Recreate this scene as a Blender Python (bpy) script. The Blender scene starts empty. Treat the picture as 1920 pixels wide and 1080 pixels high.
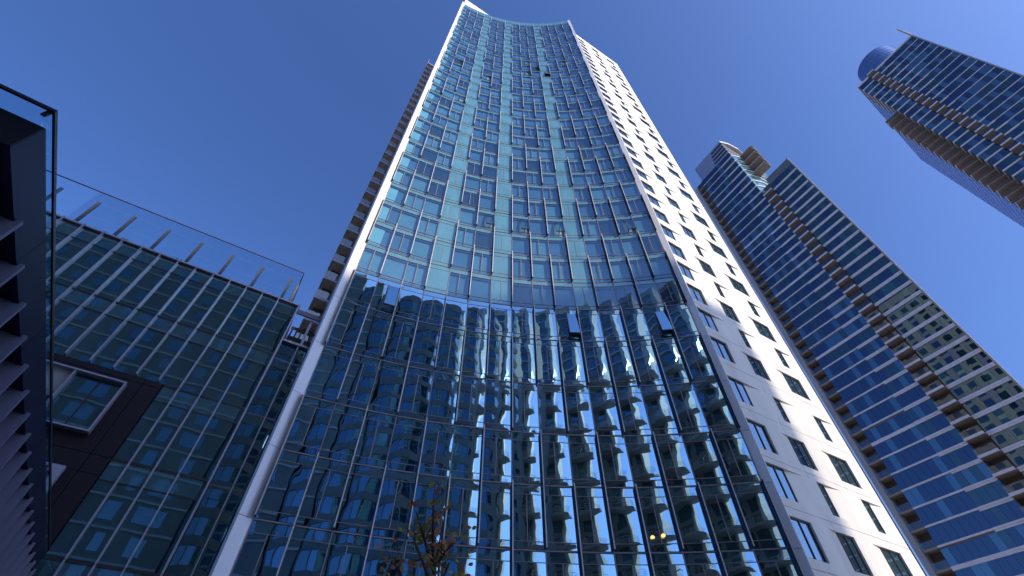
import bpy, math, random
from mathutils import Matrix, Vector
random.seed(7)
R = math.radians
SC = bpy.context.scene
COL = SC.collection
EYE = 1.6                      # eye height; all z below are written relative to the eye

# ------------------------------------------------------------------ camera
cd = bpy.data.cameras.new("camera")
cd.sensor_width = 36.0
cd.lens = 16.0
cd.clip_start = 0.05
cd.clip_end = 6000
cam = bpy.data.objects.new("camera", cd)
COL.objects.link(cam)
cam.location = (0, 0, EYE)
cam.rotation_euler = (R(90 + 48.8), 0, 0)
SC.camera = cam

# ------------------------------------------------------------------ sky and sun
SUN_AZ, SUN_EL = 130.0, 30.0
w = bpy.data.worlds.new("World")
SC.world = w
w.use_nodes = True
nt = w.node_tree
bg = nt.nodes["Background"]
sky = nt.nodes.new("ShaderNodeTexSky")
sky.sky_type = 'NISHITA'
sky.sun_disc = False
sky.sun_elevation = R(SUN_EL)
sky.sun_rotation = R(SUN_AZ)
sky.air_density = 1.0
sky.dust_density = 3.0
sky.ozone_density = 6.0
tint = nt.nodes.new("ShaderNodeVectorMath")      # even colour balance of the whole sky
tint.operation = 'MULTIPLY'
tint.inputs[1].default_value = (0.92, 1.12, 1.56)
nt.links.new(sky.outputs[0], tint.inputs[0])
nt.links.new(tint.outputs[0], bg.inputs[0])
bg.inputs[1].default_value = 0.15
sl = bpy.data.lights.new("sun", 'SUN')
sl.energy = 4.6
sl.angle = R(1.3)
sl.color = (1.0, 0.87, 0.70)
so = bpy.data.objects.new("sun", sl)
COL.objects.link(so)
sd = Vector((math.sin(R(SUN_AZ)) * math.cos(R(SUN_EL)), math.cos(R(SUN_AZ)) * math.cos(R(SUN_EL)), math.sin(R(SUN_EL))))
so.rotation_euler = (-sd).to_track_quat('-Z', 'Y').to_euler()
so.location = sd * 300
vs = SC.view_settings
vs.view_transform = 'Standard'
vs.look = 'None'
vs.exposure = 0.0
vs.gamma = 1.0
SC.cycles.max_bounces = 12
SC.cycles.glossy_bounces = 5
SC.cycles.transparent_max_bounces = 12
SC.cycles.sample_clamp_indirect = 6.0
SC.cycles.caustics_reflective = False
SC.cycles.caustics_refractive = False

# ------------------------------------------------------------------ materials
def newmat(name):
    m = bpy.data.materials.new(name)
    m.use_nodes = True
    n = m.node_tree
    n.nodes.clear()
    out = n.nodes.new("ShaderNodeOutputMaterial")
    return m, n, out

def pos(n, scale=(1, 1, 1)):
    g = n.nodes.new("ShaderNodeNewGeometry")
    mp = n.nodes.new("ShaderNodeMapping")
    mp.inputs["Scale"].default_value = scale
    n.links.new(g.outputs["Position"], mp.inputs["Vector"])
    return mp.outputs["Vector"]

def noise(n, vec, scale, detail=3.0, rough=0.5):
    t = n.nodes.new("ShaderNodeTexNoise")
    t.inputs["Scale"].default_value = scale
    t.inputs["Detail"].default_value = detail
    t.inputs["Roughness"].default_value = rough
    n.links.new(vec, t.inputs["Vector"])
    return t.outputs["Fac"]

def rgb(c):
    return (c[0], c[1], c[2], 1.0)

def solid(name, col, rough=0.6, metal=0.0, var=0.12, vscale=0.6, streak=False, bump=0.0, spec=0.5):
    """plain surface with slight uneven tone, wear and fine relief"""
    m, n, out = newmat(name)
    p = n.nodes.new("ShaderNodeBsdfPrincipled")
    p.inputs["Roughness"].default_value = rough
    p.inputs["Metallic"].default_value = metal
    p.inputs["Specular IOR Level"].default_value = spec
    v = pos(n, (1, 1, 0.18) if streak else (1, 1, 1))
    f1 = noise(n, v, vscale, 4.0, 0.6)
    r = n.nodes.new("ShaderNodeMapRange")
    r.inputs["From Min"].default_value = 0.3
    r.inputs["From Max"].default_value = 0.7
    r.inputs["To Min"].default_value = 1.0 - var
    r.inputs["To Max"].default_value = 1.0 + var * 0.5
    n.links.new(f1, r.inputs["Value"])
    mx = n.nodes.new("ShaderNodeVectorMath")
    mx.operation = 'SCALE'
    mx.inputs[0].default_value = col
    n.links.new(r.outputs["Result"], mx.inputs["Scale"])
    n.links.new(mx.outputs["Vector"], p.inputs["Base Color"])
    if bump:
        b = n.nodes.new("ShaderNodeBump")
        b.inputs["Distance"].default_value = bump
        n.links.new(noise(n, pos(n), 14.0, 4.0), b.inputs["Height"])
        n.links.new(b.outputs["Normal"], p.inputs["Normal"])
    n.links.new(p.outputs[0], out.inputs[0])
    return m

def glass(name, through, refl, base=0.3, wave=0.004, wscale=0.9, backing=None, stretch=0.45, rough=0.0, frost=0.0):
    """sheet glass: tinted see-through (or an opaque backing colour) under a wavy mirror coat"""
    m, n, out = newmat(name)
    v0 = pos(n, (1, 1, stretch))
    oi = n.nodes.new("ShaderNodeObjectInfo")           # every pane has a warp of its own
    sc = n.nodes.new("ShaderNodeVectorMath"); sc.operation = 'SCALE'
    sc.inputs[0].default_value = (37.0, 19.0, 53.0)
    n.links.new(oi.outputs["Random"], sc.inputs["Scale"])
    ad = n.nodes.new("ShaderNodeVectorMath"); ad.operation = 'ADD'
    n.links.new(v0, ad.inputs[0]); n.links.new(sc.outputs["Vector"], ad.inputs[1])
    v = ad.outputs["Vector"]
    b = n.nodes.new("ShaderNodeBump")
    b.inputs["Distance"].default_value = wave
    b.inputs["Strength"].default_value = 1.0
    n.links.new(noise(n, v, wscale, 2.2, 0.42), b.inputs["Height"])
    g = n.nodes.new("ShaderNodeBsdfGlossy")
    g.inputs["Color"].default_value = rgb(refl)
    g.inputs["Roughness"].default_value = rough
    n.links.new(b.outputs["Normal"], g.inputs["Normal"])
    ge = n.nodes.new("ShaderNodeNewGeometry")          # Schlick reflectance, alike from both sides of the sheet
    dt = n.nodes.new("ShaderNodeVectorMath"); dt.operation = 'DOT_PRODUCT'
    n.links.new(ge.outputs["Incoming"], dt.inputs[0]); n.links.new(ge.outputs["Normal"], dt.inputs[1])
    ab = n.nodes.new("ShaderNodeMath"); ab.operation = 'ABSOLUTE'
    n.links.new(dt.outputs["Value"], ab.inputs[0])
    su = n.nodes.new("ShaderNodeMath"); su.operation = 'SUBTRACT'; su.inputs[0].default_value = 1.0
    n.links.new(ab.outputs[0], su.inputs[1])
    fr = n.nodes.new("ShaderNodeMath"); fr.operation = 'POWER'; fr.inputs[1].default_value = 5.0
    n.links.new(su.outputs[0], fr.inputs[0])
    r = n.nodes.new("ShaderNodeMapRange")
    r.inputs["To Min"].default_value = base
    r.inputs["To Max"].default_value = 1.0
    n.links.new(fr.outputs[0], r.inputs["Value"])
    if backing:
        t = n.nodes.new("ShaderNodeBsdfDiffuse")
        f = noise(n, pos(n, (1, 1, 0.3)), 1.3, 4.0, 0.6)
        rr = n.nodes.new("ShaderNodeMapRange")
        rr.inputs["From Min"].default_value = 0.3
        rr.inputs["From Max"].default_value = 0.7
        rr.inputs["To Min"].default_value = 0.8
        rr.inputs["To Max"].default_value = 1.12
        n.links.new(f, rr.inputs["Value"])
        mx = n.nodes.new("ShaderNodeVectorMath")
        mx.operation = 'SCALE'
        mx.inputs[0].default_value = backing
        n.links.new(rr.outputs["Result"], mx.inputs["Scale"])
        n.links.new(mx.outputs["Vector"], t.inputs["Color"])
    else:
        t = n.nodes.new("ShaderNodeBsdfTransparent")
        t.inputs["Color"].default_value = rgb(through)
    mix = n.nodes.new("ShaderNodeMixShader")
    n.links.new(r.outputs["Result"], mix.inputs[0])
    n.links.new(t.outputs[0], mix.inputs[1])
    n.links.new(g.outputs[0], mix.inputs[2])
    n.links.new(mix.outputs[0], out.inputs[0])
    return m

def glow(name, col, strength):
    m, n, out = newmat(name)
    e = n.nodes.new("ShaderNodeEmission")
    e.inputs[0].default_value = rgb(col)
    e.inputs[1].default_value = strength
    n.links.new(e.outputs[0], out.inputs[0])
    return m

M = {
 'white': solid('white_panel', (0.70, 0.675, 0.64), 0.55, 0, 0.16, 0.55, True),
 'white2': solid('white_panel_cool', (0.82, 0.82, 0.84), 0.42, 0.15, 0.06, 0.4, True),
 'alu': solid('brushed_aluminium', (0.30, 0.255, 0.265), 0.40, 0.25, 0.10, 1.5),
 'finalu': solid('fin_aluminium', (0.66, 0.62, 0.60), 0.38, 0.2, 0.10, 1.2),
 'finshade': solid('fin_plate_shaded', (0.03, 0.027, 0.032), 0.45, 0.3, 0.12, 1.2),  # side colour darkened to deepen the fins' own shade
 'frame': solid('dark_bronze_frame', (0.055, 0.045, 0.05), 0.4, 0.3, 0.15, 2),
 'void': solid('dark_gap', (0.03, 0.03, 0.035), 0.8, 0, 0.1),
 'core': solid('core_wall', (0.16, 0.16, 0.17), 0.8, 0, 0.1),
 'slabin': solid('slab_edge', (0.10, 0.12, 0.15), 0.7, 0, 0.1),
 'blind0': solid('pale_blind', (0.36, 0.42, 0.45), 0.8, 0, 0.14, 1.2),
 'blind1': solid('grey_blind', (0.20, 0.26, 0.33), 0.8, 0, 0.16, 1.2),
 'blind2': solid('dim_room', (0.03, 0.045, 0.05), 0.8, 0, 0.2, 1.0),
 'sunwall': solid('sunlit_wall_patch', (0.80, 0.90, 0.84), 0.8, 0, 0.10, 1.0),  # pale colour standing for sunlit inside wall in the first column
 'tglass': glass('tower_glass', (0.44, 0.71, 0.83), (0.56, 0.80, 1.0), 0.19, 0.008, 0.6),
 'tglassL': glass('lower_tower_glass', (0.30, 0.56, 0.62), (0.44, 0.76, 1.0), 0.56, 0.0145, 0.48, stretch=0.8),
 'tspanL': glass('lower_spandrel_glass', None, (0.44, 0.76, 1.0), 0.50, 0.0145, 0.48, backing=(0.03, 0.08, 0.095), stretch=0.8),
 'tspan': glass('tower_spandrel_glass', None, (0.62, 0.84, 1.0), 0.20, 0.008, 0.6, backing=(0.11, 0.27, 0.29)),
 'tteal': glass('tower_shadow_box_glass', None, (0.62, 0.84, 1.0), 0.19, 0.008, 0.6, backing=(0.11, 0.28, 0.32)),
 'wglass': glass('window_glass', None, (0.7, 0.88, 1.0), 0.42, 0.002, 0.8, backing=(0.03, 0.07, 0.08)),
 'pglass': glass('podium_glass', None, (0.54, 0.82, 0.90), 0.30, 0.007, 0.5, backing=(0.012, 0.038, 0.046)),
 'pspan': glass('podium_spandrel_glass', None, (0.6, 0.85, 0.95), 0.26, 0.007, 0.5, backing=(0.04, 0.11, 0.125)),
 'clear': glass('clear_balustrade_glass', (0.80, 0.90, 0.95), (0.8, 0.92, 1.0), 0.10, 0.001, 0.5),
 'dglass': glass('wing_glass', (0.62, 0.82, 0.9), (0.7, 0.88, 1.0), 0.14, 0.001, 0.5),
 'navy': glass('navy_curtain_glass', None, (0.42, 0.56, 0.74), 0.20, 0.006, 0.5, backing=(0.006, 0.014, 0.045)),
 'navy2': glass('navy_curtain_glass_pale', None, (0.50, 0.72, 0.86), 0.25, 0.006, 0.5, backing=(0.02, 0.06, 0.10)),  # lighter panes with blinds behind, picked at random
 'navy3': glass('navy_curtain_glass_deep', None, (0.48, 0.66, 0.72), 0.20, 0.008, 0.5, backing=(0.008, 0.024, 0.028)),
 'tealdim': glass('dim_teal_glass', None, (0.5, 0.7, 0.75), 0.2, 0.008, 0.5, backing=(0.02, 0.07, 0.06)),
 'violet': glass('violet_curtain_glass', None, (0.62, 0.74, 1.0), 0.42, 0.003, 0.3, backing=(0.02, 0.03, 0.08)),
 'tealg': glass('teal_sunlit_glass', None, (0.7, 0.9, 1.0), 0.3, 0.003, 0.5, backing=(0.12, 0.26, 0.26)),
 'slab': solid('painted_slab_edge', (0.70, 0.65, 0.66), 0.6, 0, 0.12, 0.7),
 'soffit': solid('brown_soffit', (0.58, 0.44, 0.33), 0.7, 0, 0.12, 0.6),
 'soffit2': solid('grey_brown_soffit', (0.30, 0.235, 0.19), 0.7, 0, 0.12, 0.6),
 'brownwall': solid('brown_wall', (0.13, 0.09, 0.07), 0.7, 0, 0.15, 0.7),
 'conc': solid('concrete', (0.36, 0.35, 0.35), 0.8, 0, 0.15, 0.6, True),
 'beigeedge': solid('beige_edge', (0.40, 0.32, 0.25), 0.6, 0, 0.1, 0.6),
 'crown': solid('crown_panel', (0.30, 0.33, 0.42), 0.45, 0.3, 0.1, 0.4),
 'louvre': solid('dark_louvre', (0.03, 0.028, 0.03), 0.6, 0, 0.1),
 'dark': solid('dark_cladding', (0.024, 0.016, 0.021), 0.5, 0, 0.14, 0.5, True, spec=0.25),
 'navyclad': solid('navy_cladding', (0.016, 0.013, 0.045), 0.45, 0, 0.12, 0.5, spec=0.2),
 'lav': solid('lavender_metal', (0.46, 0.44, 0.52), 0.4, 0.25, 0.10, 1.2),
 'lavd': solid('dim_metal', (0.22, 0.21, 0.26), 0.5, 0.2, 0.10, 1.2),
 'finplate': solid('fin_plate', (0.28, 0.27, 0.37), 0.5, 0.1, 0.10, 0.8),
 'post': solid('post_metal', (0.075, 0.07, 0.085), 0.5, 0.2, 0.10, 1.2),
 'wood': solid('wood_slat', (0.20, 0.05, 0.02), 0.5, 0, 0.25, 2.0),
 'beige': solid('beige_render', (0.28, 0.285, 0.27), 0.8, 0, 0.3, 0.25, True),
 'grey': solid('grey_render', (0.25, 0.26, 0.26), 0.8, 0, 0.12, 0.4, True),
 'pale': solid('pale_render', (0.66, 0.66, 0.64), 0.7, 0, 0.1, 0.4, True),
 'awin': glass('opposite_window_glass', None, (0.7, 0.9, 1.0), 0.35, 0.002, 0.6, backing=(0.02, 0.05, 0.055)),
 'awin2': glass('opposite_window_curtained', None, (0.7, 0.9, 1.0), 0.25, 0.003, 0.6, backing=(0.16, 0.22, 0.22)),
 'glintglass': glass('glint_mirror_glass', None, (0.9, 0.95, 1.0), 0.5, 0.0, 0.5, backing=(0.02, 0.03, 0.03), rough=0.05),  # mirror coat of the added glint panel
 'asphalt': solid('asphalt', (0.05, 0.05, 0.052), 0.9, 0, 0.2, 0.4, False, 0.004),
 'paving': solid('paving_stone', (0.38, 0.37, 0.36), 0.8, 0, 0.15, 0.5, False, 0.003),
 'kerb': solid('kerb_stone', (0.32, 0.31, 0.30), 0.8, 0, 0.12, 0.6),
 'paint': solid('road_paint', (0.75, 0.75, 0.72), 0.7, 0, 0.2, 2.0),
 'bark': solid('bark', (0.09, 0.065, 0.05), 0.9, 0, 0.3, 6, False, 0.004),
 'lamp': glow('warm_lamp', (1.0, 0.55, 0.16), 2.2),
}

def leafmat(name, col):
    m, n, out = newmat(name)
    d = n.nodes.new("ShaderNodeBsdfPrincipled")
    d.inputs["Roughness"].default_value = 0.55
    f = noise(n, pos(n), 9.0, 2.0)
    mx = n.nodes.new("ShaderNodeMix")
    mx.data_type = 'RGBA'
    mx.inputs["A"].default_value = rgb([c * 0.6 for c in col])
    mx.inputs["B"].default_value = rgb([min(1, c * 1.5) for c in col])
    n.links.new(f, mx.inputs["Factor"])
    n.links.new(mx.outputs["Result"], d.inputs["Base Color"])
    t = n.nodes.new("ShaderNodeBsdfTranslucent")
    n.links.new(mx.outputs["Result"], t.inputs["Color"])
    s = n.nodes.new("ShaderNodeMixShader")
    s.inputs[0].default_value = 0.35
    n.links.new(d.outputs[0], s.inputs[1])
    n.links.new(t.outputs[0], s.inputs[2])
    n.links.new(s.outputs[0], out.inputs[0])
    return m
M['leaf0'] = leafmat('leaf_ochre', (0.55, 0.29, 0.06))
M['leaf1'] = leafmat('leaf_rust', (0.55, 0.17, 0.07))
M['leaf2'] = leafmat('leaf_olive', (0.34, 0.30, 0.05))

# ------------------------------------------------------------------ mesh helpers
class MB:
    def __init__(s):
        s.v = []; s.f = []
    def box(s, x0, x1, y0, y1, z0, z1):
        o = len(s.v)
        s.v += [(x0, y0, z0), (x1, y0, z0), (x1, y1, z0), (x0, y1, z0), (x0, y0, z1), (x1, y0, z1), (x1, y1, z1), (x0, y1, z1)]
        s.f += [tuple(o + i for i in q) for q in ((0, 3, 2, 1), (4, 5, 6, 7), (0, 1, 5, 4), (1, 2, 6, 5), (2, 3, 7, 6), (3, 0, 4, 7))]
        return s
    def boxm(s, mat, x0, x1, y0, y1, z0, z1):
        o = len(s.v)
        s.box(x0, x1, y0, y1, z0, z1)
        for i in range(o, len(s.v)):
            s.v[i] = tuple(mat @ Vector(s.v[i]))
        return s
    def quad(s, *p):
        o = len(s.v)
        s.v += [tuple(q) for q in p]
        s.f.append(tuple(range(o, o + len(p))))
        return s
    def prism(s, poly, z0, z1):
        a = sum(poly[i][0] * poly[(i + 1) % len(poly)][1] - poly[(i + 1) % len(poly)][0] * poly[i][1] for i in range(len(poly)))
        if a < 0:
            poly = poly[::-1]
        o = len(s.v); k = len(poly)
        s.v += [(p[0], p[1], z0) for p in poly] + [(p[0], p[1], z1) for p in poly]
        s.f.append(tuple(o + i for i in reversed(range(k))))
        s.f.append(tuple(o + k + i for i in range(k)))
        for i in range(k):
            j = (i + 1) % k
            s.f.append((o + i, o + j, o + k + j, o + k + i))
        return s
    def tube(s, p0, p1, r0, r1, n=6):
        p0 = Vector(p0); p1 = Vector(p1)
        d = (p1 - p0).normalized()
        a = d.orthogonal().normalized(); b = d.cross(a)
        o = len(s.v)
        for p, r in ((p0, r0), (p1, r1)):
            for i in range(n):
                t = 2 * math.pi * i / n
                s.v.append(tuple(p + (a * math.cos(t) + b * math.sin(t)) * r))
        for i in range(n):
            j = (i + 1) % n
            s.f.append((o + i, o + j, o + n + j, o + n + i))
        s.f.append(tuple(o + i for i in reversed(range(n))))
        s.f.append(tuple(o + n + i for i in range(n)))
        return s
    def mesh(s, name, mat):
        me = bpy.data.meshes.new(name)
        me.from_pydata(s.v, [], s.f)
        me.materials.append(M[mat])
        me.update()
        return me

CACHE = {}
def cached(key, name, mat, fn):
    k = (key, mat)
    if k not in CACHE:
        mb = MB(); fn(mb)
        CACHE[k] = mb.mesh(name, mat)
    return CACHE[k]

WM = {}                        # world matrix of every object we place
I4 = Matrix.Translation((0, 0, EYE))
def thing(name, label, cat, xy, group=None, z=0.0):
    o = bpy.data.objects.new(name, None)
    COL.objects.link(o)
    o.empty_display_size = 0.5
    o['label'] = label; o['category'] = cat
    if group: o['group'] = group
    o.matrix_basis = Matrix.Translation((xy[0], xy[1], z))
    WM[o] = o.matrix_basis.copy()
    return o

def part(name, me, parent, W=I4, label=None, kind=None):
    o = bpy.data.objects.new(name, me)
    COL.objects.link(o)
    WM[o] = W.copy()
    if parent is not None:
        o.parent = parent
        o.matrix_basis = WM[parent].inverted() @ W
    else:
        o.matrix_basis = W
    if label: o['label'] = label
    if kind: o['kind'] = kind
    return o

def frame(xy, ang):
    return Matrix.Translation((xy[0], xy[1], EYE)) @ Matrix.Rotation(ang, 4, 'Z')

class Pool:
    """alike pieces of one thing: the 300 nearest become parts, the rest one joined part"""
    def __init__(s, name, parent, limit=300):
        s.name = name; s.parent = parent; s.items = []; s.limit = limit
    def add(s, me, W):
        s.items.append((me, W))
    def build(s):
        ctr = lambda it: (it[1] @ (sum((Vector(v.co) for v in it[0].vertices), Vector()) / len(it[0].vertices))).length
        s.items.sort(key=ctr)
        for me, W in s.items[:s.limit]:
            part(s.name, me, s.parent, W)
        rest = {}
        for me, W in s.items[s.limit:]:
            rest.setdefault(me.materials[0].name, []).append((me, W))
        for mn, its in rest.items():
            v = []; f = []
            for me, W in its:
                o = len(v)
                L = Matrix.Translation((0, 0, -EYE)) @ W
                v += [tuple(L @ x.co) for x in me.vertices]
                f += [tuple(o + i for i in p.vertices) for p in me.polygons]
            nm = bpy.data.meshes.new(s.name + '_far')
            nm.from_pydata(v, [], f)
            nm.materials.append(bpy.data.materials[mn])
            nm.update()
            part('far_' + s.name, nm, s.parent, I4, kind='stuff')

def structure(name, mb, mat, z=0.0):
    o = part(name, mb.mesh(name, mat), None, Matrix.Translation((0, 0, z)))
    o['kind'] = 'structure'
    return o

# directions: D1 along the podium front and the white flank, N1 from the podium towards and past the viewer
A1 = R(90 - 58.6)
D1 = Vector((math.cos(A1), math.sin(A1)))
N1 = Vector((D1.y, -D1.x))
def at(s, n):
    return D1 * s + N1 * n
GZ = -EYE                      # ground in eye-relative height

# ------------------------------------------------------------------ ground, road, pavements
structure('ground', MB().box(-2500, 2500, -2500, 2500, -1, -0.154), 'paving')
def strip(name, s0, s1, n0, n1, z0, z1, mat):
    mb = MB()
    mb.prism([tuple(at(s0, n0)), tuple(at(s1, n0)), tuple(at(s1, n1)), tuple(at(s0, n1))], z0, z1)
    return structure(name, mb, mat)
strip('pavement', -60, 95, -23.4, 5.8, -0.15, 0.0, 'paving')
strip('kerb', -60, 95, 5.8, 6.1, -0.15, 0.006, 'kerb')
strip('road', -300, 300, 6.1, 16.0, -0.15, -0.126, 'asphalt')
strip('pavement', -60, 95, 16.3, 42.0, -0.15, 0.0, 'paving')
strip('kerb', -60, 95, 16.0, 16.3, -0.15, 0.006, 'kerb')
for i in range(-10, 14):
    strip('road_marking', i * 6.0, i * 6.0 + 3.0, 10.98, 11.12, -0.125, -0.121, 'paint')

# ================================================================== the curved glass tower
ZF = [-1.6, 1.62, 4.62, 7.62, 10.62, 13.51, 16.82, 20.48, 23.5] + [26.5 + 3.0 * i for i in range(30)]   # floor lines
IDX0 = 3                                                     # ZF[3] is the lowest joint in view
ZTOP = 116.2
CC = Vector((5.657, -13.566)); RAD = 36.247
pa = Vector((-10.35, 18.97)); pb = Vector((12.39, 22.21))
a0 = math.atan2(pa.y - CC.y, pa.x - CC.x); a1 = math.atan2(pb.y - CC.y, pb.x - CC.x)
NM = 15
PK = [CC + RAD * Vector((math.cos(a0 + (a1 - a0) * k / NM), math.sin(a0 + (a1 - a0) * k / NM))) for k in range(NM + 1)]
MW = (PK[1] - PK[0]).length
MANG = [math.atan2(PK[k + 1].y - PK[k].y, PK[k + 1].x - PK[k].x) for k in range(NM)]
tower = thing('curved_glass_tower', 'tall white residential tower with a concave blue glass front and thin vertical fins', 'tower', (2.0, 26.0))
TEAL = (3, 6, 10)

def cellbox(x0, x1, z0, z1, mat, nm):
    return cached(('q', round(x0, 3), round(x1, 3), round(z0, 3), round(z1, 3)), nm, mat,
                  lambda mb: mb.quad((x0, 0, z0), (x1, 0, z0), (x1, 0, z1), (x0, 0, z1)))

panes = Pool('pane', tower)
spans = Pool('spandrel_panel', tower)
blinds = Pool('blind', tower)
muls = Pool('window_mullion', tower)
OPEN = {k: 1 for k in ((5, 11), (7, 11), (9, 11), (13, 11), (1, 7), (9, 7), (13, 7), (8, 28), (9, 27), (8, 26), (12, 28), (1, 25), (4, 24), (0, 20), (2, 20), (10, 26))}
NF = len(ZF) - 1
for i in range(1, NF):
    z0 = ZF[i]; H = ZF[i + 1] - z0
    for k in range(NM):
        W = frame(PK[k], MANG[k]) @ Matrix.Translation((0, 0, z0))
        split = (i + k) % 2 == 0
        e = 0.035
        zs0, zs1 = 0.40, H - 0.50
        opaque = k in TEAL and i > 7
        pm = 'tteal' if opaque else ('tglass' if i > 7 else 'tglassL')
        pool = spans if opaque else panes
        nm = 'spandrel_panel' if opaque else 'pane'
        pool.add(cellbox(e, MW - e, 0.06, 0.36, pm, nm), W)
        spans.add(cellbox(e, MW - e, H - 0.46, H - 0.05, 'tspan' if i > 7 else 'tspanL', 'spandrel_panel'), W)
        xs = [(e, MW - e)] if not split else [(e, MW * 0.47 - 0.03), (MW * 0.47 + 0.03, MW - e)]
        for q, (x0, x1) in enumerate(xs):
            Wp = W
            if OPEN.get((k, i)) is not None and (len(xs) == 1 or q == OPEN[(k, i)]):
                hinge = Matrix.Translation((0, 0, zs1))
                Wp = W @ Matrix.Translation((0, -0.03, 0)) @ hinge @ Matrix.Rotation(R(-9), 4, 'X') @ hinge.inverted()
                def sash(mb, x0=x0, x1=x1, a=zs0, b=zs1):
                    mb.box(x0, x1, -0.02, 0.05, a - 0.02, a + 0.06)
                    mb.box(x0, x0 + 0.04, -0.02, 0.05, a + 0.062, b)
                    mb.box(x1 - 0.04, x1, -0.02, 0.05, a + 0.062, b)
                part('open_sash', cached(('sash', round(x0, 2), round(x1, 2), round(H, 2)), 'open_sash', 'frame', sash), tower, Wp)
            pool.add(cellbox(x0, x1, zs0, zs1, pm, nm), Wp)
        if split:
            muls.add(cached(('wm', round(H, 2)), 'window_mullion', 'alu', lambda mb: mb.box(MW * 0.47 - 0.022, MW * 0.47 + 0.022, -0.025, 0.08, 0.40, H - 0.50)), W)
        if not opaque:
            # blinds, dark sheets for dim rooms, and pale patches painted as sunlit wall
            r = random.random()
            if k == 0 and i > 8: bm = 'sunwall'
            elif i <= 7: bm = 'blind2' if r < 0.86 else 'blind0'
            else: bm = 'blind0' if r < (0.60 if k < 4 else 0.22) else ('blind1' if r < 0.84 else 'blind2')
            x1 = MW - 0.02
            if bm == 'sunwall':
                x1 = MW * random.uniform(0.40, 0.55)
                blinds.add(cached(('bl', 'half'), 'blind', 'blind1', lambda mb: mb.quad((0.0, 0.19, 0.05), (MW, 0.19, 0.05), (MW, 0.19, 2.4), (0.0, 0.19, 2.4))), W)
                x1 = round(x1 * 8) / 8
            dpt = 0.13 if bm == 'sunwall' else 0.16
            blinds.add(cached(('bl', round(x1, 2), round(H, 2), dpt), 'blind', bm, lambda mb: mb.quad((0.0, dpt, 0.05), (x1, dpt, 0.05), (x1, dpt, H - 0.4), (0.0, dpt, H - 0.4))), W)
panes.build(); spans.build(); blinds.build(); muls.build()

# horizontal ledges, thin transoms and slab edges of each floor, one per floor
for i in range(1, NF + 1):
    mb = MB(); mi = MB()
    for k in range(NM):
        W = frame(PK[k], MANG[k]); L = Matrix.Translation((0, 0, -EYE)) @ W
        mb.boxm(L, 0, MW, -0.035, 0.02, -0.028, 0.028)
        mb.boxm(L, 0.02, MW - 0.02, -0.02, 0.05, 0.365, 0.392)
        mb.boxm(L, 0.02, MW - 0.02, -0.02, 0.05, -0.49, -0.467)
        mi.boxm(L, -0.02, MW + 0.02, 0.06, 0.46, -0.66, 0.03)  # slab made deeper, a dark band standing for shade at the pane heads
    Wz = I4 @ Matrix.Translation((0, 0, ZF[i]))
    part('transom', CACHE.setdefault('transom', mb.mesh('transom', 'alu')), tower, Wz)
    part('floor_slab', CACHE.setdefault('fslab', mi.mesh('floor_slab', 'slabin')), tower, Wz)
for k in range(NM + 1):
    ang = a0 + (a1 - a0) * k / NM - math.pi / 2
    mb = MB(); mb.box(-0.022, 0.022, -0.04, 0.12, ZF[1], ZTOP - 0.1)
    part('mullion', mb.mesh('mullion', 'alu'), tower, frame(PK[k], ang))
# projecting fins, two storeys on and one off, staggered from line to line
for k in range(NM + 1):
    ang = a0 + (a1 - a0) * k / NM - math.pi / 2
    for j in range(-3, 36):
        i = j + IDX0
        if j % 3 != (0 if k % 2 == 0 else 2) or i < 1 or i + 2 > NF: continue
        h = ZF[i + 2] - ZF[i]
        W = frame(PK[k], ang) @ Matrix.Translation((0, 0, ZF[i]))
        fo = part('fin', cached(('fin', round(h, 2)), 'fin', 'finshade', lambda mb: mb.box(-0.022, 0.022, -0.315, -0.045, 0.06, h + 0.04)), tower, W)
        part('fin_nose', cached(('finn', round(h, 2)), 'fin_nose', 'finalu', lambda mb: mb.box(-0.027, 0.027, -0.345, -0.3155, 0.05, h + 0.05)), fo, W)
# glass parapet above the last floor
for k in range(NM):
    h = ZTOP - ZF[NF]
    part('parapet_pane', cellbox(0.03, MW - 0.03, 0.06, h, 'tspan', 'parapet_pane'), tower, frame(PK[k], MANG[k]) @ Matrix.Translation((0, 0, ZF[NF])))

# white end blade on the left, one panel per storey
LA = Vector((-10.74, 18.45)); LB = Vector((-10.36, 18.95))
ud = (LB - LA).normalized(); nd = Vector((-ud.y, ud.x))
for i in range(1, NF + 1):
    zt = ZF[i + 1] if i < NF else 116.6
    mb = MB()
    mb.prism([tuple(LA), tuple(LB), tuple(LB + nd * 0.25), tuple(LA + nd * 0.25)], ZF[i] + 0.012, zt - 0.012)
    part('corner_panel', mb.mesh('corner_panel', 'white2'), tower)
mb = MB(); mb.prism([tuple(LA + ud * 0.02 + nd * 0.02), tuple(LB - ud * 0.02 + nd * 0.02), tuple(LB - ud * 0.02 + nd * 0.23), tuple(LA + ud * 0.02 + nd * 0.23)], -1.6, 116.4)
part('blade_core', mb.mesh('blade_core', 'void'), tower)
# white blade on the right
RA = Vector((12.42, 22.20)); RB = Vector((12.91, 22.02)); RC = Vector((14.55, 24.80)); RD = Vector((14.0, 25.0))
ctr = (RA + RB + RC + RD) / 4
for i in range(1, NF + 1):
    zt = ZF[i + 1] if i < NF else 116.7
    mb = MB()
    mb.prism([tuple(RA), tuple(RB), tuple(RC), tuple(RD)], ZF[i] + 0.012, zt - 0.012)
    part('corner_panel', mb.mesh('corner_panel', 'white2'), tower)
mb = MB(); mb.prism([tuple(p + (ctr - p) * 0.05) for p in (RA, RB, RC, RD)], -1.6, 116.5)
part('blade_core', mb.mesh('blade_core', 'void'), tower)

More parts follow.
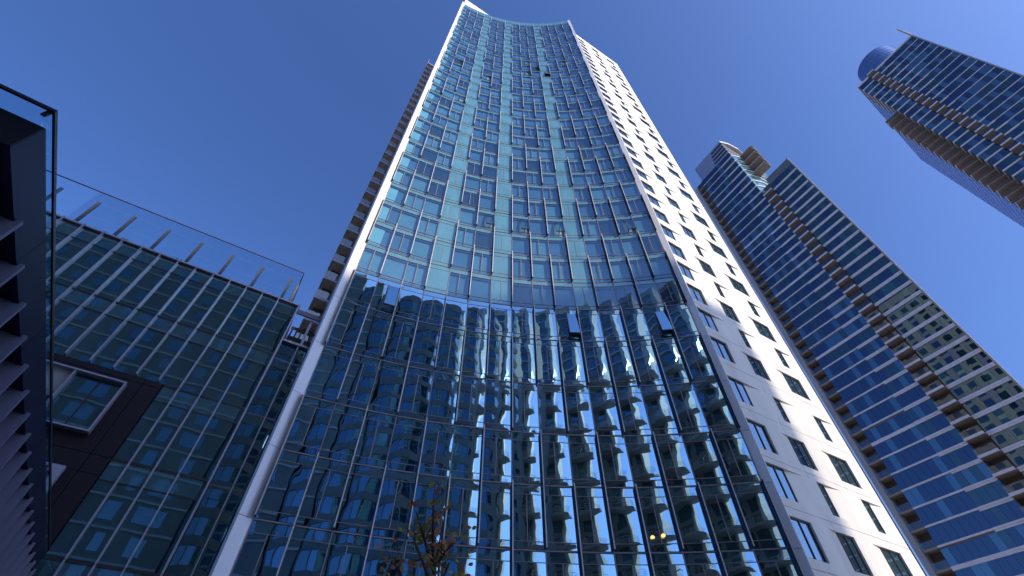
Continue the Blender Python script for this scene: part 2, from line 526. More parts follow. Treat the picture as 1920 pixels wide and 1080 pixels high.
# ---- the folded white flank with its windows
WO = Vector((14.43, 24.64)); WL = 12.14
WF = frame(WO, A1)
WT = 115.6
DP = 0.15
def flank_layout(odd):
    if odd:
        wins = [(0.12, 1.88), (4.80, 5.70), (9.36, 10.45)]
        pan = [[(0, 0), (0.12, 0), (0.12, DP)],
               [(1.88, DP), (3.45, 0), (4.80, 0), (4.80, DP)],
               [(5.70, DP), (7.25, 0), (9.36, 0), (9.36, DP)],
               [(10.45, DP), (11.95, 0), (WL, 0)]]
    else:
        wins = [(0.12, 1.92), (4.37, 5.80), (8.60, 10.50)]
        pan = [[(0, 0), (0.12, 0), (0.12, DP)],
               [(1.92, DP), (1.94, 0), (3.45, 0), (4.37, DP)],
               [(5.80, DP), (5.82, 0), (7.55, 0), (8.60, DP)],
               [(10.50, DP), (10.52, 0), (WL, 0)]]
    return wins, pan
BJ = [0.0, 4.1, 8.2, WL]
for i in range(1, NF + 1):
    j = i - IDX0
    odd = j % 2 == 1
    z0 = ZF[i]
    wins, pan = flank_layout(odd)
    if i < NF:
        for q, poly in enumerate(pan):
            pts = poly + [(poly[-1][0], 0.46), (poly[0][0], 0.46)]
            me = cached(('fp', odd, q), 'wall_panel', 'white', lambda mb: mb.prism(pts, 0.50, 2.50))
            part('wall_panel', me, tower, WF @ Matrix.Translation((0, 0, z0)))
        for q, (x0, x1) in enumerate(wins):
            def fr(mb):
                y0, y1 = DP - 0.05, DP + 0.04
                mb.box(x0, x1, y0, y1, 0.50, 0.57); mb.box(x0, x1, y0, y1, 2.43, 2.50)
                mb.box(x0, x0 + 0.07, y0, y1, 0.572, 2.428); mb.box(x1 - 0.07, x1, y0, y1, 0.572, 2.428)
                if x1 - x0 > 1.2:
                    xm = x0 + (x1 - x0) * 0.5
                    mb.box(xm - 0.03, xm + 0.03, y0, y1, 0.572, 2.428)
            wo = part('window', cached(('ff', odd, q), 'window', 'frame', fr), tower, WF @ Matrix.Translation((0, 0, z0)))
            part('pane', cached(('fg', odd, q), 'pane', 'wglass', lambda mb: mb.quad((x0 + 0.05, DP, 0.55), (x1 - 0.05, DP, 0.55), (x1 - 0.05, DP, 2.45), (x0 + 0.05, DP, 2.45))), wo, WF @ Matrix.Translation((0, 0, z0)))
    # bands between the window rows: below and above the floor joint
    zlo = ZF[i - 1] + 2.50
    zhi = z0 + 0.50 if i < NF else WT
    for q in range(3):
        g = 0.014
        mb = MB().box(BJ[q] + (g if q else 0), BJ[q + 1] - (g if q < 2 else 0), 0, 0.46, zlo, z0 - g)
        part('band_panel', mb.mesh('band_panel', 'white'), tower, WF)
        mb = MB().box(BJ[q] + (g if q else 0), BJ[q + 1] - (g if q < 2 else 0), 0, 0.46, z0 + g, zhi)
        part('band_panel', mb.mesh('band_panel', 'white'), tower, WF)
part('flank_core', MB().box(0.05, WL - 0.02, 0.47, 0.7, -1.6, WT - 0.2).mesh('flank_core', 'void'), tower, WF)
# narrow glazed strip behind the end of the flank
g = MB().box(WL + 0.06, WL + 0.78, 0.25, 0.6, -1.6, 61.0)
part('glazed_strip', g.mesh('glazed_strip', 'violet'), tower, WF)
part('strip_edge', MB().box(WL + 0.785, WL + 0.84, 0.2, 0.6, -1.6, 61.2).mesh('strip_edge', 'lavd'), tower, WF)

# ---- body behind the skins
DB = Vector((-0.503, 0.864))
WE = WO + D1 * WL
BL = LA + DB * 24 + Vector((0.3, 0.2)); BR = WE + DB * 24
inner = [LB + nd * 0.3] + [PK[k] + (PK[k] - CC).normalized() * 0.52 for k in range(NM + 1)] + [WO + N1 * -0.72, WE + N1 * -0.72 - D1 * 0.3, BR, BL]
mb = MB(); mb.prism([tuple(p) for p in inner], -1.6, 115.0)
part('core_wall', mb.mesh('core_wall', 'core'), tower)
# pale rear-side wall with its windows (met by the neighbours' glass)
ar = math.atan2(DB.y, DB.x)
RF = frame(WE + D1 * 0.02 - N1 * 0.74, ar)
part('rear_wall', MB().box(0, 23.4, 0.0, 0.3, -1.6, 115.4).mesh('rear_wall', 'white'), tower, RF)
rw = Pool('rear_window', tower)
for i in range(1, NF):
    for q in range(6):
        rw.add(cached('rearwin', 'rear_window', 'wglass', lambda mb: mb.box(0, 1.9, -0.03, 0.1, 0.6, 2.5)), RF @ Matrix.Translation((1.2 + q * 3.7, 0, ZF[i])))
rw.build()
# white roof wall standing behind the top of the glass
part('roof_wall', MB().box(0.0, 12, 0, 0.35, 111, 122.4).mesh('roof_wall', 'white'), tower, frame(Vector((-10.62, 18.95)), A1))

# ---- balconies on the left side
BO = Vector((-19.6, 30.3))
BF = frame(BO, A1)
for i in range(2, NF + 1):
    z = ZF[i] + 1.0 if i > 8 else ZF[i] + 1.0
    b = part('balcony', cached('balc', 'balcony', 'soffit', lambda mb: mb.box(0.04, 1.9, 0.06, 5.6, -0.16, 0.0)), tower, BF @ Matrix.Translation((0, 0, z)))
    part('slab_edge', cached('balce', 'slab_edge', 'lav', lambda mb: (mb.box(0.0, 1.9, 0.0, 0.06, -0.24, 0.04), mb.box(0.0, 0.04, 0.062, 5.6, -0.24, 0.04))), b, BF @ Matrix.Translation((0, 0, z)))
    part('glass_railing', cached('balcr', 'glass_railing', 'clear', lambda mb: (mb.quad((0.02, 0.03, 0.05), (1.9, 0.03, 0.05), (1.9, 0.03, 1.05), (0.02, 0.03, 1.05)), mb.quad((0.02, 0.03, 0.05), (0.02, 5.5, 0.05), (0.02, 5.5, 1.05), (0.02, 0.03, 1.05)))), b, BF @ Matrix.Translation((0, 0, z)))
    part('side_post', cached('balcp', 'side_post', 'beigeedge', lambda mb: mb.box(0.0, 0.07, 0.12, 0.20, 0.045, 2.75)), b, BF @ Matrix.Translation((0, 0, z)))
part('balcony_wall', MB().box(0.35, 1.95, 1.5, 5.7, -1.6, 115.2).mesh('balcony_wall', 'brownwall'), tower, BF)
# thin metal trim beside the balconies
part('balcony_trim', MB().box(1.40, 1.52, -0.06, 0.0, -1.6, 115.4).mesh('balcony_trim', 'alu'), tower, BF)

# ================================================================== the podium with the roof balustrade
PO = Vector((-13.29, 19.57))
PF = frame(PO, A1)
pod = thing('podium_building', 'low dark glass building with lavender mullions and a glass roof balustrade beside the tower', 'building', (-18, 17.5))
PS = [0.0, -1.22] + [-1.22 - 0.925 * n for n in range(1, 19)]
PZ = [-1.6, 2.1, 5.8, 9.46, 13.15, 16.70, 20.50]
ppane = Pool('pane', pod)
pspan = Pool('spandrel_panel', pod)
for f in range(len(PZ) - 1):
    z0, z1 = PZ[f], PZ[f + 1]
    for q in range(len(PS) - 1):
        x1, x0 = PS[q], PS[q + 1]
        if z1 < 14 and x1 < -3.7: continue
        if z1 < 14: x0 = max(x0, -3.72)
        zs = z1 - 0.85
        me = cached(('pp', f, q), 'pane', 'pglass', lambda mb: mb.quad((x0 + 0.02, 0, z0 + 0.06), (x1 - 0.02, 0, z0 + 0.06), (x1 - 0.02, 0, zs - 0.03), (x0 + 0.02, 0, zs - 0.03)))
        ppane.add(me, PF)
        me = cached(('ps', f, q), 'spandrel_panel', 'pspan', lambda mb: mb.quad((x0 + 0.02, 0, zs + 0.03), (x1 - 0.02, 0, zs + 0.03), (x1 - 0.02, 0, z1 - 0.05), (x0 + 0.02, 0, z1 - 0.05)))
        pspan.add(me, PF)
    xa = -18.0 if z0 > 13 else -3.72
    part('transom', MB().box(xa, 0, -0.03, 0.06, z1 - 0.05, z1 + 0.05).box(xa, 0, -0.02, 0.05, z1 - 0.88, z1 - 0.82).mesh('transom', 'frame'), pod, PF)
ppane.build(); pspan.build()
for q, x in enumerate(PS):
    zb = 13.25 if x < -3.7 else -1.6
    wd = 0.055 if q else 0.085
    mb = MB()
    for f in range(len(PZ) - 1):
        if PZ[f + 1] <= zb: continue
        mb.box(x - wd / 2, x + wd / 2, -0.17, 0.03, max(PZ[f], zb) + 0.012, PZ[f + 1] + (0.012 if PZ[f + 1] < 20 else 0.22) - 0.024)
    part('mullion', mb.mesh('mullion', 'lav'), pod, PF)
part('roof_cap', MB().box(-18, 0.06, -0.12, 0.4, 20.56, 20.66).mesh('roof_cap', 'lav'), pod, PF)
body = MB().box(-18.5, 0.0, 0.08, 9.0, -1.6, 20.5)
part('body_wall', body.mesh('body_wall', 'void'), pod, PF)
# dark cladding left of the glass, in panels with open joints
XD = [-18.0, -14.6, -11.4, -7.95, -4.45, -3.74]
ZD = [-1.6, 1.8, 5.6, 8.72, 9.45, 12.88, 13.15]
for a in range(len(XD) - 1):
    for b in range(len(ZD) - 1):
        x0, x1, z0, z1 = XD[a], XD[a + 1], ZD[b], ZD[b + 1]
        if a == 4: x0 = XD[3] if False else XD[4]
        part('cladding_panel', MB().box(x0 + 0.012, x1 - 0.012, -0.10, 0.06, z0 + 0.012, z1 - 0.012).mesh('cladding_panel', 'dark'), pod, PF)
def boxed_window(x0, x1, z0, z1, split, tint):
    d = 0.42
    wnd = part('framed_window', MB().box(x0, x1, -d, -0.11, z1 - 0.07, z1).box(x0, x1, -d, -0.11, z0, z0 + 0.07).box(x0, x0 + 0.07, -d, -0.11, z0 + 0.072, z1 - 0.072).box(x1 - 0.07, x1, -d, -0.11, z0 + 0.072, z1 - 0.072).mesh('framed_window', 'lav'), pod, PF)
    part('mullion', MB().box(split - 0.06, split, -d + 0.02, -0.112, z0 + 0.072, z1 - 0.072).mesh('mullion', 'lav'), wnd, PF)
    part('side_panel', MB().box(x0 + 0.072, split - 0.062, -0.20, -0.115, z0 + 0.072, z1 - 0.072).mesh('side_panel', tint), wnd, PF)
    part('pane', MB().quad((split, -0.14, z0 + 0.08), (x1 - 0.08, -0.14, z0 + 0.08), (x1 - 0.08, -0.14, z1 - 0.08), (split, -0.14, z1 - 0.08)).mesh('pane', 'pglass'), wnd, PF)
    xm = (split + x1) / 2
    part('mullion', MB().box(xm - 0.025, xm + 0.025, -0.18, -0.13, z0 + 0.075, z1 - 0.075).mesh('mullion', 'frame'), wnd, PF)
boxed_window(-8.6, -4.93, 10.12, 12.60, -6.80, 'conc')
wnd = part('framed_window', MB().box(-5.12, -4.84, -0.3, -0.105, 6.2, 8.72).box(-5.5, -5.122, -0.3, -0.105, 8.45, 8.72).mesh('framed_window', 'lav'), pod, PF)
for q in range(12):
    part('wood_slat', MB().box(-8.2, -5.13, -0.22, -0.105, 8.40 - q * 0.15, 8.50 - q * 0.15).mesh('wood_slat', 'wood'), pod, PF)
# recessed strip next to the tower: glass below, louvred terrace above
part('recess_pane', MB().quad((0.06, 0.35, -1.6), (0.92, 0.35, -1.6), (0.92, 0.35, 17.9), (0.06, 0.35, 17.9)).mesh('recess_pane', 'pglass'), pod, PF)
part('recess_pane', MB().quad((1.0, 0.35, -1.6), (2.6, 0.35, -1.6), (2.6, 0.35, 17.9), (1.0, 0.35, 17.9)).mesh('recess_pane', 'pglass'), pod, PF)
for z in PZ[2:6]:
    part('recess_spandrel', MB().box(0.06, 2.6, 0.31, 0.345, z - 0.55, z - 0.05).mesh('recess_spandrel', 'pspan'), pod, PF)
    part('transom', MB().box(0.06, 2.6, 0.29, 0.345, z - 0.045, z + 0.04).mesh('transom', 'lavd'), pod, PF)
part('mullion', MB().box(0.93, 0.985, 0.2, 0.38, -1.6, 17.9).mesh('mullion', 'lav'), pod, PF)
part('terrace_sill', MB().box(0.06, 2.6, 0.15, 1.6, 17.92, 18.06).mesh('terrace_sill', 'lav'), pod, PF)
part('terrace_rail', MB().box(0.03, 2.6, 0.1, 0.2, 20.15, 20.48).mesh('terrace_rail', 'lavd'), pod, PF)
part('terrace_post', MB().box(0.98, 1.12, 0.3, 0.44, 18.07, 20.14).mesh('terrace_post', 'lav'), pod, PF)
scr = MB()
scr.box(0.1, 2.6, 1.5, 1.56, 18.9, 19.45); scr.box(0.1, 2.6, 1.5, 1.56, 18.07, 18.35); scr.box(0.1, 2.6, 1.5, 1.56, 20.0, 20.2)
for q in range(9):
    scr.box(0.15 + q * 0.28, 0.24 + q * 0.28, 1.46, 1.5, 18.07, 20.2)
part('terrace_screen', scr.mesh('terrace_screen', 'brownwall'), pod, PF)
# balustrade on the roof
posts = [-0.66, -1.14] + [-1.14 - 1.79 * n for n in range(1, 10)]
for q, x in enumerate(posts):
    y = 0.42 if q == 0 else -0.02
    part('balustrade_post', cached('bpost', 'balustrade_post', 'post', lambda mb: mb.box(-0.075, 0.075, 0, 0.09, 20.67, 22.66)), pod, PF @ Matrix.Translation((x, y, 0)))
edges = [-0.66] + posts[1:]
for q in range(len(edges) - 1):
    part('balustrade_pane', MB().quad((edges[q + 1] + 0.01, -0.05, 20.67), (edges[q] - 0.01, -0.05, 20.67), (edges[q] - 0.01, -0.05, 23.40), (edges[q + 1] + 0.01, -0.05, 23.40)).mesh('balustrade_pane', 'clear'), pod, PF)
part('balustrade_pane', MB().quad((-0.65, -0.04, 20.67), (-0.65, 6.0, 20.67), (-0.65, 6.0, 23.40), (-0.65, -0.04, 23.40)).mesh('balustrade_pane', 'clear'), pod, PF)
part('balustrade_rail', MB().box(-17.3, -0.63, -0.075, -0.025, 23.40, 23.44).box(-0.67, -0.63, -0.024, 6.0, 23.40, 23.44).mesh('balustrade_rail', 'frame'), pod, PF)
for x in (-9.6, -6.9, -3.0):
    part('roof_light', MB().box(x - 0.16, x + 0.16, 0.05, 0.25, 20.67, 20.86).mesh('roof_light', 'frame'), pod, PF)

# ================================================================== the near wing on the left
D2A = R(90 + 34)
WG = frame(Vector((-5.94, 2.18)), D2A)        # x runs along the front towards the podium, +y is to the left, into the wing
wing = thing('canopy_wing', 'dark navy building wing with vertical fins and a glass roof rim at the left edge', 'building', (-11.5, 9.5))
LW = 18.3
for q in range(8):
    x0 = max(0.19, q * 2.3); x1 = min(LW, q * 2.3 + 2.3)
    part('fascia_panel', MB().box(x0 + (0.006 if q else 0), x1 - 0.006, 0.0, 0.12, 5.24, 5.80).mesh('fascia_panel', 'navyclad'), wing, WG)
part('end_fascia', MB().box(0.17, 0.188, 0.004, 9, 5.245, 5.79).mesh('end_fascia', 'dark'), wing, WG)
part('roof_slab', MB().box(0.192, LW, 0.13, 9, 5.25, 5.76).mesh('roof_slab', 'dark'), wing, WG)
part('wall', MB().box(0.3, LW, 0.62, 9, -1.6, 5.24).mesh('wall', 'lavd'), wing, WG)
for q in range(19):
    x = 1.49 + q * 0.925
    part('vertical_fin', cached('wfin', 'vertical_fin', 'finplate', lambda mb: mb.box(-0.035, 0.035, -0.06, 0.40, -1.4, 5.30)), wing, WG @ Matrix.Translation((x, 0, 0)))
    part('window', cached('wwin', 'window', 'pglass', lambda mb: mb.box(0.14, 0.76, 0.57, 0.615, -1.2, 5.0)), wing, WG @ Matrix.Translation((x, 0, 0)))
part('end_column', MB().box(0.35, 0.85, 0.12, 0.5, -1.6, 5.23).mesh('end_column', 'conc'), wing, WG)
for q in range(5):
    x0 = q * 3.7
    part('rim_pane', MB().quad((x0 + 0.01, 0.04, 5.81), (min(LW, x0 + 3.69), 0.04, 5.81), (min(LW, x0 + 3.69), 0.0, 5.93), (x0 + 0.01, 0.0, 5.93)).mesh('rim_pane', 'dglass'), wing, WG)
    part('rim_bracket', MB().box(x0 - 0.012, x0 + 0.012, 0.005, 0.06, 5.80, 5.93).mesh('rim_bracket', 'frame'), wing, WG)
part('rim_pane', MB().quad((0.18, 0.06, 5.80), (0.18, 6, 5.80), (-0.02, 6, 5.93), (-0.02, 0.06, 5.93)).mesh('rim_pane', 'dglass'), wing, WG)
part('rim_rail', MB().box(-0.05, LW, -0.03, 0.0, 5.905, 5.955).box(-0.05, -0.015, 0.001, 6, 5.905, 5.955).mesh('rim_rail', 'frame'), wing, WG)

# ================================================================== the two towers on the right
def slabs_list(z0, p0, z1, p1, z2):
    z = z0; out = []
    while z < z2 + 0.01:
        out.append(z)
        z += p0 if z < z1 else p1
    return out

t2 = thing('stepped_high_rise', 'navy glass high-rise with pale floor lines, brown balconies and louvred crown, beside the white tower', 'tower', (80, 82))
O2 = Vector((70.16, 81.48)); A2 = math.atan2(60.3 - 81.48, 81.9 - 70.16)
F2 = frame(O2, A2)
Z2 = slabs_list(0.81, 3.07, 114.0, 3.54, 150.2)
p2 = Pool('pane', t2)
NV = ['navy', 'navy', 'navy', 'navy2', 'navy3']
def pane_row(pool, F, xs0, xs1, n, z0, z1, mats, y=0.0, tag=''):
    wdt = (xs1 - xs0) / n
    for q in range(n):
        mt = random.choice(mats)
        me = cached(('tp', tag, round(wdt, 3), round(z1 - z0, 2)), 'pane', mt, lambda mb: mb.quad((0.02, 0, 0), (wdt - 0.02, 0, 0), (wdt - 0.02, 0, z1 - z0), (0.02, 0, z1 - z0)))
        pool.add(me, F @ Matrix.Translation((xs0 + q * wdt, y, z0)))
for q, z in enumerate(Z2):
    zn = Z2[q + 1] if q + 1 < len(Z2) else z + 3.3
    if z < -1: continue
    thick = q % 7 == 1
    lowpart = z < 125
    ha = 0.62 if thick else 0.30
    me = cached(('s2a', thick), 'floor_edge', 'slab', lambda mb: mb.box(0.0, 8.38, -0.16, 0.02, -ha, 0.0))
    part('floor_edge', me, t2, F2 @ Matrix.Translation((0, 0, z)))
    me = cached('s2b', 'floor_edge', 'slab', lambda mb: (mb.box(8.40, 13.2, -0.2, 0.02, -0.30, 0.02), mb.box(8.40, 13.2, -0.17, 0.02, -0.60, -0.33)))
    part('floor_edge', me, t2, F2 @ Matrix.Translation((0, 0, z)))
    dark = ['navy', 'navy', 'navy3', 'navy2'] if q > 20 else ['navy', 'navy', 'navy', 'navy2']
    pane_row(p2, F2, 0.0, 8.4, 7, z + 0.02, zn - ha - 0.0, dark, tag='a')
    pane_row(p2, F2, 8.4, 13.25, 4, z + 0.03, zn - 0.62, NV + ['navy3'], tag='b')
    if lowpart:
        me = cached('s2c', 'floor_edge', 'slab', lambda mb: (mb.box(16.3, 24.1, -0.2, 0.02, -0.32, 0.02), mb.box(16.3, 24.1, -0.17, 0.02, -0.66, -0.35)))
        part('floor_edge', me, t2, F2 @ Matrix.Translation((0, 0, z)))
        pane_row(p2, F2, 16.3, 24.1, 6, z + 0.03, zn - 0.68, ['navy3', 'navy3', 'navy3', 'navy', 'tealdim'], tag='c')
        W = F2 @ Matrix.Translation((0, 0, z))
        b = part('balcony', cached('b2', 'balcony', 'soffit2', lambda mb: mb.box(13.3, 16.25, -1.05, 1.6, -0.34, -0.02)), t2, W)
        part('slab_edge', cached('b2e', 'slab_edge', 'slab', lambda mb: (mb.box(13.26, 16.29, -1.14, -1.05, -0.42, 0.04), mb.box(13.26, 13.30, -1.049, 0, -0.42, 0.04))), b, W)
        part('glass_railing', cached('b2r', 'glass_railing', 'clear', lambda mb: (mb.quad((13.28, -1.1, 0.05), (16.27, -1.1, 0.05), (16.27, -1.1, 1.1), (13.28, -1.1, 1.1)), mb.quad((13.28, -1.1, 0.05), (13.28, 0, 0.05), (13.28, 0, 1.1), (13.28, -1.1, 1.1)))), b, W)
    if z < 150:
        W = F2 @ Matrix.Translation((0, 0, z))
        b = part('balcony', cached('b2l', 'balcony', 'soffit2', lambda mb: mb.box(-2.45, -0.05, -0.10, 1.8, -0.36, -0.02)), t2, W)
        part('glass_railing', cached('b2lr', 'glass_railing', 'clear', lambda mb: mb.quad((-2.5, -0.05, 0.0), (0, -0.05, 0.0), (0, -0.05, 1.05), (-2.5, -0.05, 1.05))), b, W)
p2.build()
part('niche_wall', MB().box(13.27, 16.28, 1.62, 2.0, -1.6, 127).mesh('niche_wall', 'brownwall'), t2, F2)
part('niche_wall', MB().box(-2.5, 0.0, 1.82, 2.2, -1.6, 151).mesh('niche_wall', 'brownwall'), t2, F2)
part('edge_column', MB().box(-3.5, -2.5, -0.3, 2.2, -1.6, 151.5).mesh('edge_column', 'conc'), t2, F2)
part('edge_trim', MB().box(24.12, 24.42, -0.25, 0.0, -1.6, 127.9).mesh('edge_trim', 'beigeedge'), t2, F2)
mb = MB()
mb.box(0, 13.26, 0.1, 26, -1.6, 150.3)
mb.box(-3.45, 0.0, 2.25, 26, -1.6, 151.0)
part('body_wall', mb.mesh('body_wall', 'core'), t2, F2)
mb = MB().box(13.27, 16.29, 2.05, 16, -1.6, 127.4)
mb.prism([(16.30, 0.1), (24.3, 0.1), (19.5, 26), (16.30, 26)], -1.6, 127.6)
part('body_wall', mb.mesh('body_wall', 'core'), t2, F2)
# upper return side: glass and slab edges turning the corner
for z in [q for q in Z2 if 124 < q < 152]:
    mb = MB(); mb.prism([(13.22, -0.2), (13.75, 0.4), (14.6, 3.5), (14.9, 8), (14.6, 14), (13.2, 14), (13.2, 0.05)], z - 0.5, z + 0.02)
    part('floor_edge', mb.mesh('floor_edge', 'pale'), t2, F2)
    if z < 149:
        mb = MB(); mb.prism([(13.27, 0.0), (13.6, 0.5), (14.4, 3.6), (14.7, 8), (14.4, 13.9), (13.27, 13.9)], z + 0.03, z + 3.54 - 0.52)
        part('corner_glass', mb.mesh('corner_glass', 'tealg'), t2, F2)
for q in range(4):
    z = 149.0 - q * 3.9
    part('balcony', MB().box(14.5, 19.0, 2.2, 5.4, z - 0.3, z).mesh('balcony', 'soffit2'), t2, F2)
    part('balcony_front', MB().box(14.5, 19.05, 2.1, 2.195, z - 0.4, z + 0.1).mesh('balcony_front', 'conc'), t2, F2)
    part('balcony_wall', MB().box(14.5, 19.0, 5.0, 5.4, z + 0.01, z + 3.5).mesh('balcony_wall', 'brownwall'), t2, F2)
# crown: metal box with dark louvres
part('crown_wall', MB().box(0.4, 13.2, 0.0, 12, 152.6, 162).mesh('crown_wall', 'crown'), t2, F2)
part('crown_neck', MB().box(-2.4, 13.1, 0.12, 12, 150.31, 152.59).mesh('crown_neck', 'louvre'), t2, F2)
for a in range(8):
    for b in range(4):
        if a > 4 and b > 0: continue
        part('crown_panel', MB().box(0.43 + a * 1.05, 0.43 + a * 1.05 + 1.0, -0.05, -0.002, 152.7 + b * 2.3, 152.7 + b * 2.3 + 2.22).mesh('crown_panel', 'crown'), t2, F2)
for q in range(4):
    z = 153.6 + q * 2.05
    part('crown_louvre', MB().box(7.2 + q * 0.35, 13.22, -0.12, -0.004, z, z + 0.95).mesh('crown_louvre', 'louvre'), t2, F2)
    part('crown_louvre', MB().box(13.21, 13.3, 0.0, 9.5, z, z + 0.95).mesh('crown_louvre', 'louvre'), t2, F2)
mb = MB(); mb.prism([(13.25, -0.1), (14.2, 3.5), (14.5, 8), (14.0, 12), (13.25, 12)], 161.2, 162.3)
part('crown_rim', mb.mesh('crown_rim', 'pale'), t2, F2)

t3 = thing('round_crowned_high_rise', 'distant navy high-rise with a rounded glass crown in the upper right corner', 'tower', (150, 60))
O3 = Vector((133.2, 57.3)); A3 = math.atan2(39.6 - 57.3, 143.6 - 133.2)
F3 = frame(O3, A3)
FS = F3 @ Matrix.Rotation(R(4.8), 4, 'Z')        # the receding side turns a little outwards
Z3 = [182.7 - 3.42 * n for n in range(13)]
while Z3[-1] > 3: Z3.append(Z3[-1] - 3.08)
p3 = Pool('pane', t3)
for q, z in enumerate(Z3):
    zn = Z3[q + 1] if q + 1 < len(Z3) else -1.6
    W = F3 @ Matrix.Translation((0, 0, z))
    WS = FS @ Matrix.Translation((0, 0, z))
    part('floor_edge', cached('s3a', 'floor_edge', 'slab', lambda mb: mb.box(0.0, 4.3, -0.2, 0.02, -0.50, 0.0)), t3, W)
    part('floor_edge', cached('s3e', 'floor_edge', 'slab', lambda mb: mb.box(-0.2, -0.002, -0.2, 7.2, -0.50, 0.0)), t3, WS)
    xs = 10.5 + 2.2 * math.sin(q * 0.35)
    xs = round(xs * 2) / 2
    part('floor_edge', cached(('s3b', xs), 'floor_edge', 'slab', lambda mb: mb.box(6.9, xs, -0.24, 0.02, -0.52, 0.0)), t3, W)
    part('floor_edge', cached(('s3c', xs), 'floor_edge', 'slab', lambda mb: mb.box(xs + 0.002, 20.5, -0.16, 0.02, -0.26, 0.0)), t3, W)
    if z > 70:
        for (x0, x1, n) in ((0.0, 4.3, 3), (6.9, 20.5, 10)):
            pane_row(p3, F3, x0, x1, n, zn + 0.02, z - 0.28, ['navy', 'navy', 'navy2', 'navy3', 'navy3', 'navy2'], tag='t3')
        b = part('balcony', cached('b3', 'balcony', 'soffit2', lambda mb: mb.box(4.35, 6.85, -1.3, 1.4, -0.36, -0.02)), t3, W)
        part('slab_edge', cached('b3e', 'slab_edge', 'slab', lambda mb: mb.box(4.32, 6.88, -1.4, -1.302, -0.46, 0.02)), b, W)
        part('glass_railing', cached('b3r', 'glass_railing', 'clear', lambda mb: mb.quad((4.35, -1.35, 0.03), (6.85, -1.35, 0.03), (6.85, -1.35, 1.1), (4.35, -1.35, 1.1))), b, W)
        # glazing of the long receding side
        part('side_glass', cached(('sg', round(z - zn, 2)), 'side_glass', 'violet', lambda mb: mb.box(0.0, 0.06, 7.3, 52, zn - z + 0.02, -0.22)), t3, WS)
        part('floor_edge', cached('s3d', 'floor_edge', 'slab', lambda mb: mb.box(-0.10, 0.05, 7.3, 52, -0.21, 0.0)), t3, WS)
        if q >= 7:
            b = part('balcony', cached('b3s', 'balcony', 'soffit2', lambda mb: mb.box(-4.3, -0.21, 1.6, 5.4, -0.36, 0.0)), t3, WS)
            part('slab_edge', cached('b3se', 'slab_edge', 'slab', lambda mb: mb.box(-4.42, -4.302, 1.6, 5.4, -0.46, 0.05)), b, WS)
            part('balcony_rail', cached('b3sr', 'balcony_rail', 'brownwall', lambda mb: (mb.box(-4.40, -0.21, 1.5, 1.58, 0.0, 1.0), mb.box(-4.40, -4.32, 1.6, 5.4, 0.06, 1.0))), b, WS)
p3.build()
part('niche_wall', MB().box(4.31, 6.89, 1.45, 1.8, -1.6, 181).mesh('niche_wall', 'brownwall'), t3, F3)
part('side_wall', MB().box(0.02, 0.3, 0.1, 7.25, -1.6, 182.2).mesh('side_wall', 'brownwall'), t3, FS)
part('body_wall', MB().box(0.1, 4.29, 0.1, 7.2, -1.6, 182.4).box(4.3, 6.9, 1.85, 7.2, -1.6, 181).box(6.91, 20.4, 0.1, 7.2, -1.6, 182.4).mesh('body_wall', 'core'), t3, F3)
mb = MB(); mb.prism([(0.0, 7.21), (20.4, 7.21), (16, 52), (-4.0, 52)], -1.6, 182.3)
part('body_wall', mb.mesh('body_wall', 'core'), t3, F3)
part('edge_trim', MB().box(20.52, 20.85, -0.3, 0.6, -1.6, 183.2).mesh('edge_trim', 'conc'), t3, F3)
part('roof_edge', MB().box(6.9, 20.5, -0.2, 0.5, 182.75, 183.2).box(-0.2, 4.3, -0.2, 0.5, 182.75, 183.2).mesh('roof_edge', 'slab'), t3, F3)
# rounded glass crown
def cyl(r, z0, z1, n=40):
    mb = MB(); mb.prism([(153.05 + r * math.cos(2 * math.pi * a / n), 55.15 + r * math.sin(2 * math.pi * a / n)) for a in range(n)], z0, z1); return mb
for q in range(9):
    z = 182.9 + q * 2.45
    part('crown_ring', cyl(7.4, z, z + 2.3).mesh('crown_ring', 'violet'), t3)
    part('crown_band', cyl(7.46, z + 2.305, z + 2.445).mesh('crown_band', 'crown'), t3)
mb = MB()
mb.tube(at(0, 0).to_3d() + Vector((143.9, 39.4, 182.9)), Vector((142.9, 39.0, 190.2)), 0.35, 0.25, 6)
part('roof_mast', mb.mesh('roof_mast', 'conc'), t3)

# ================================================================== buildings across the street (behind the viewer, met in the glass)
AB = A1 + math.pi
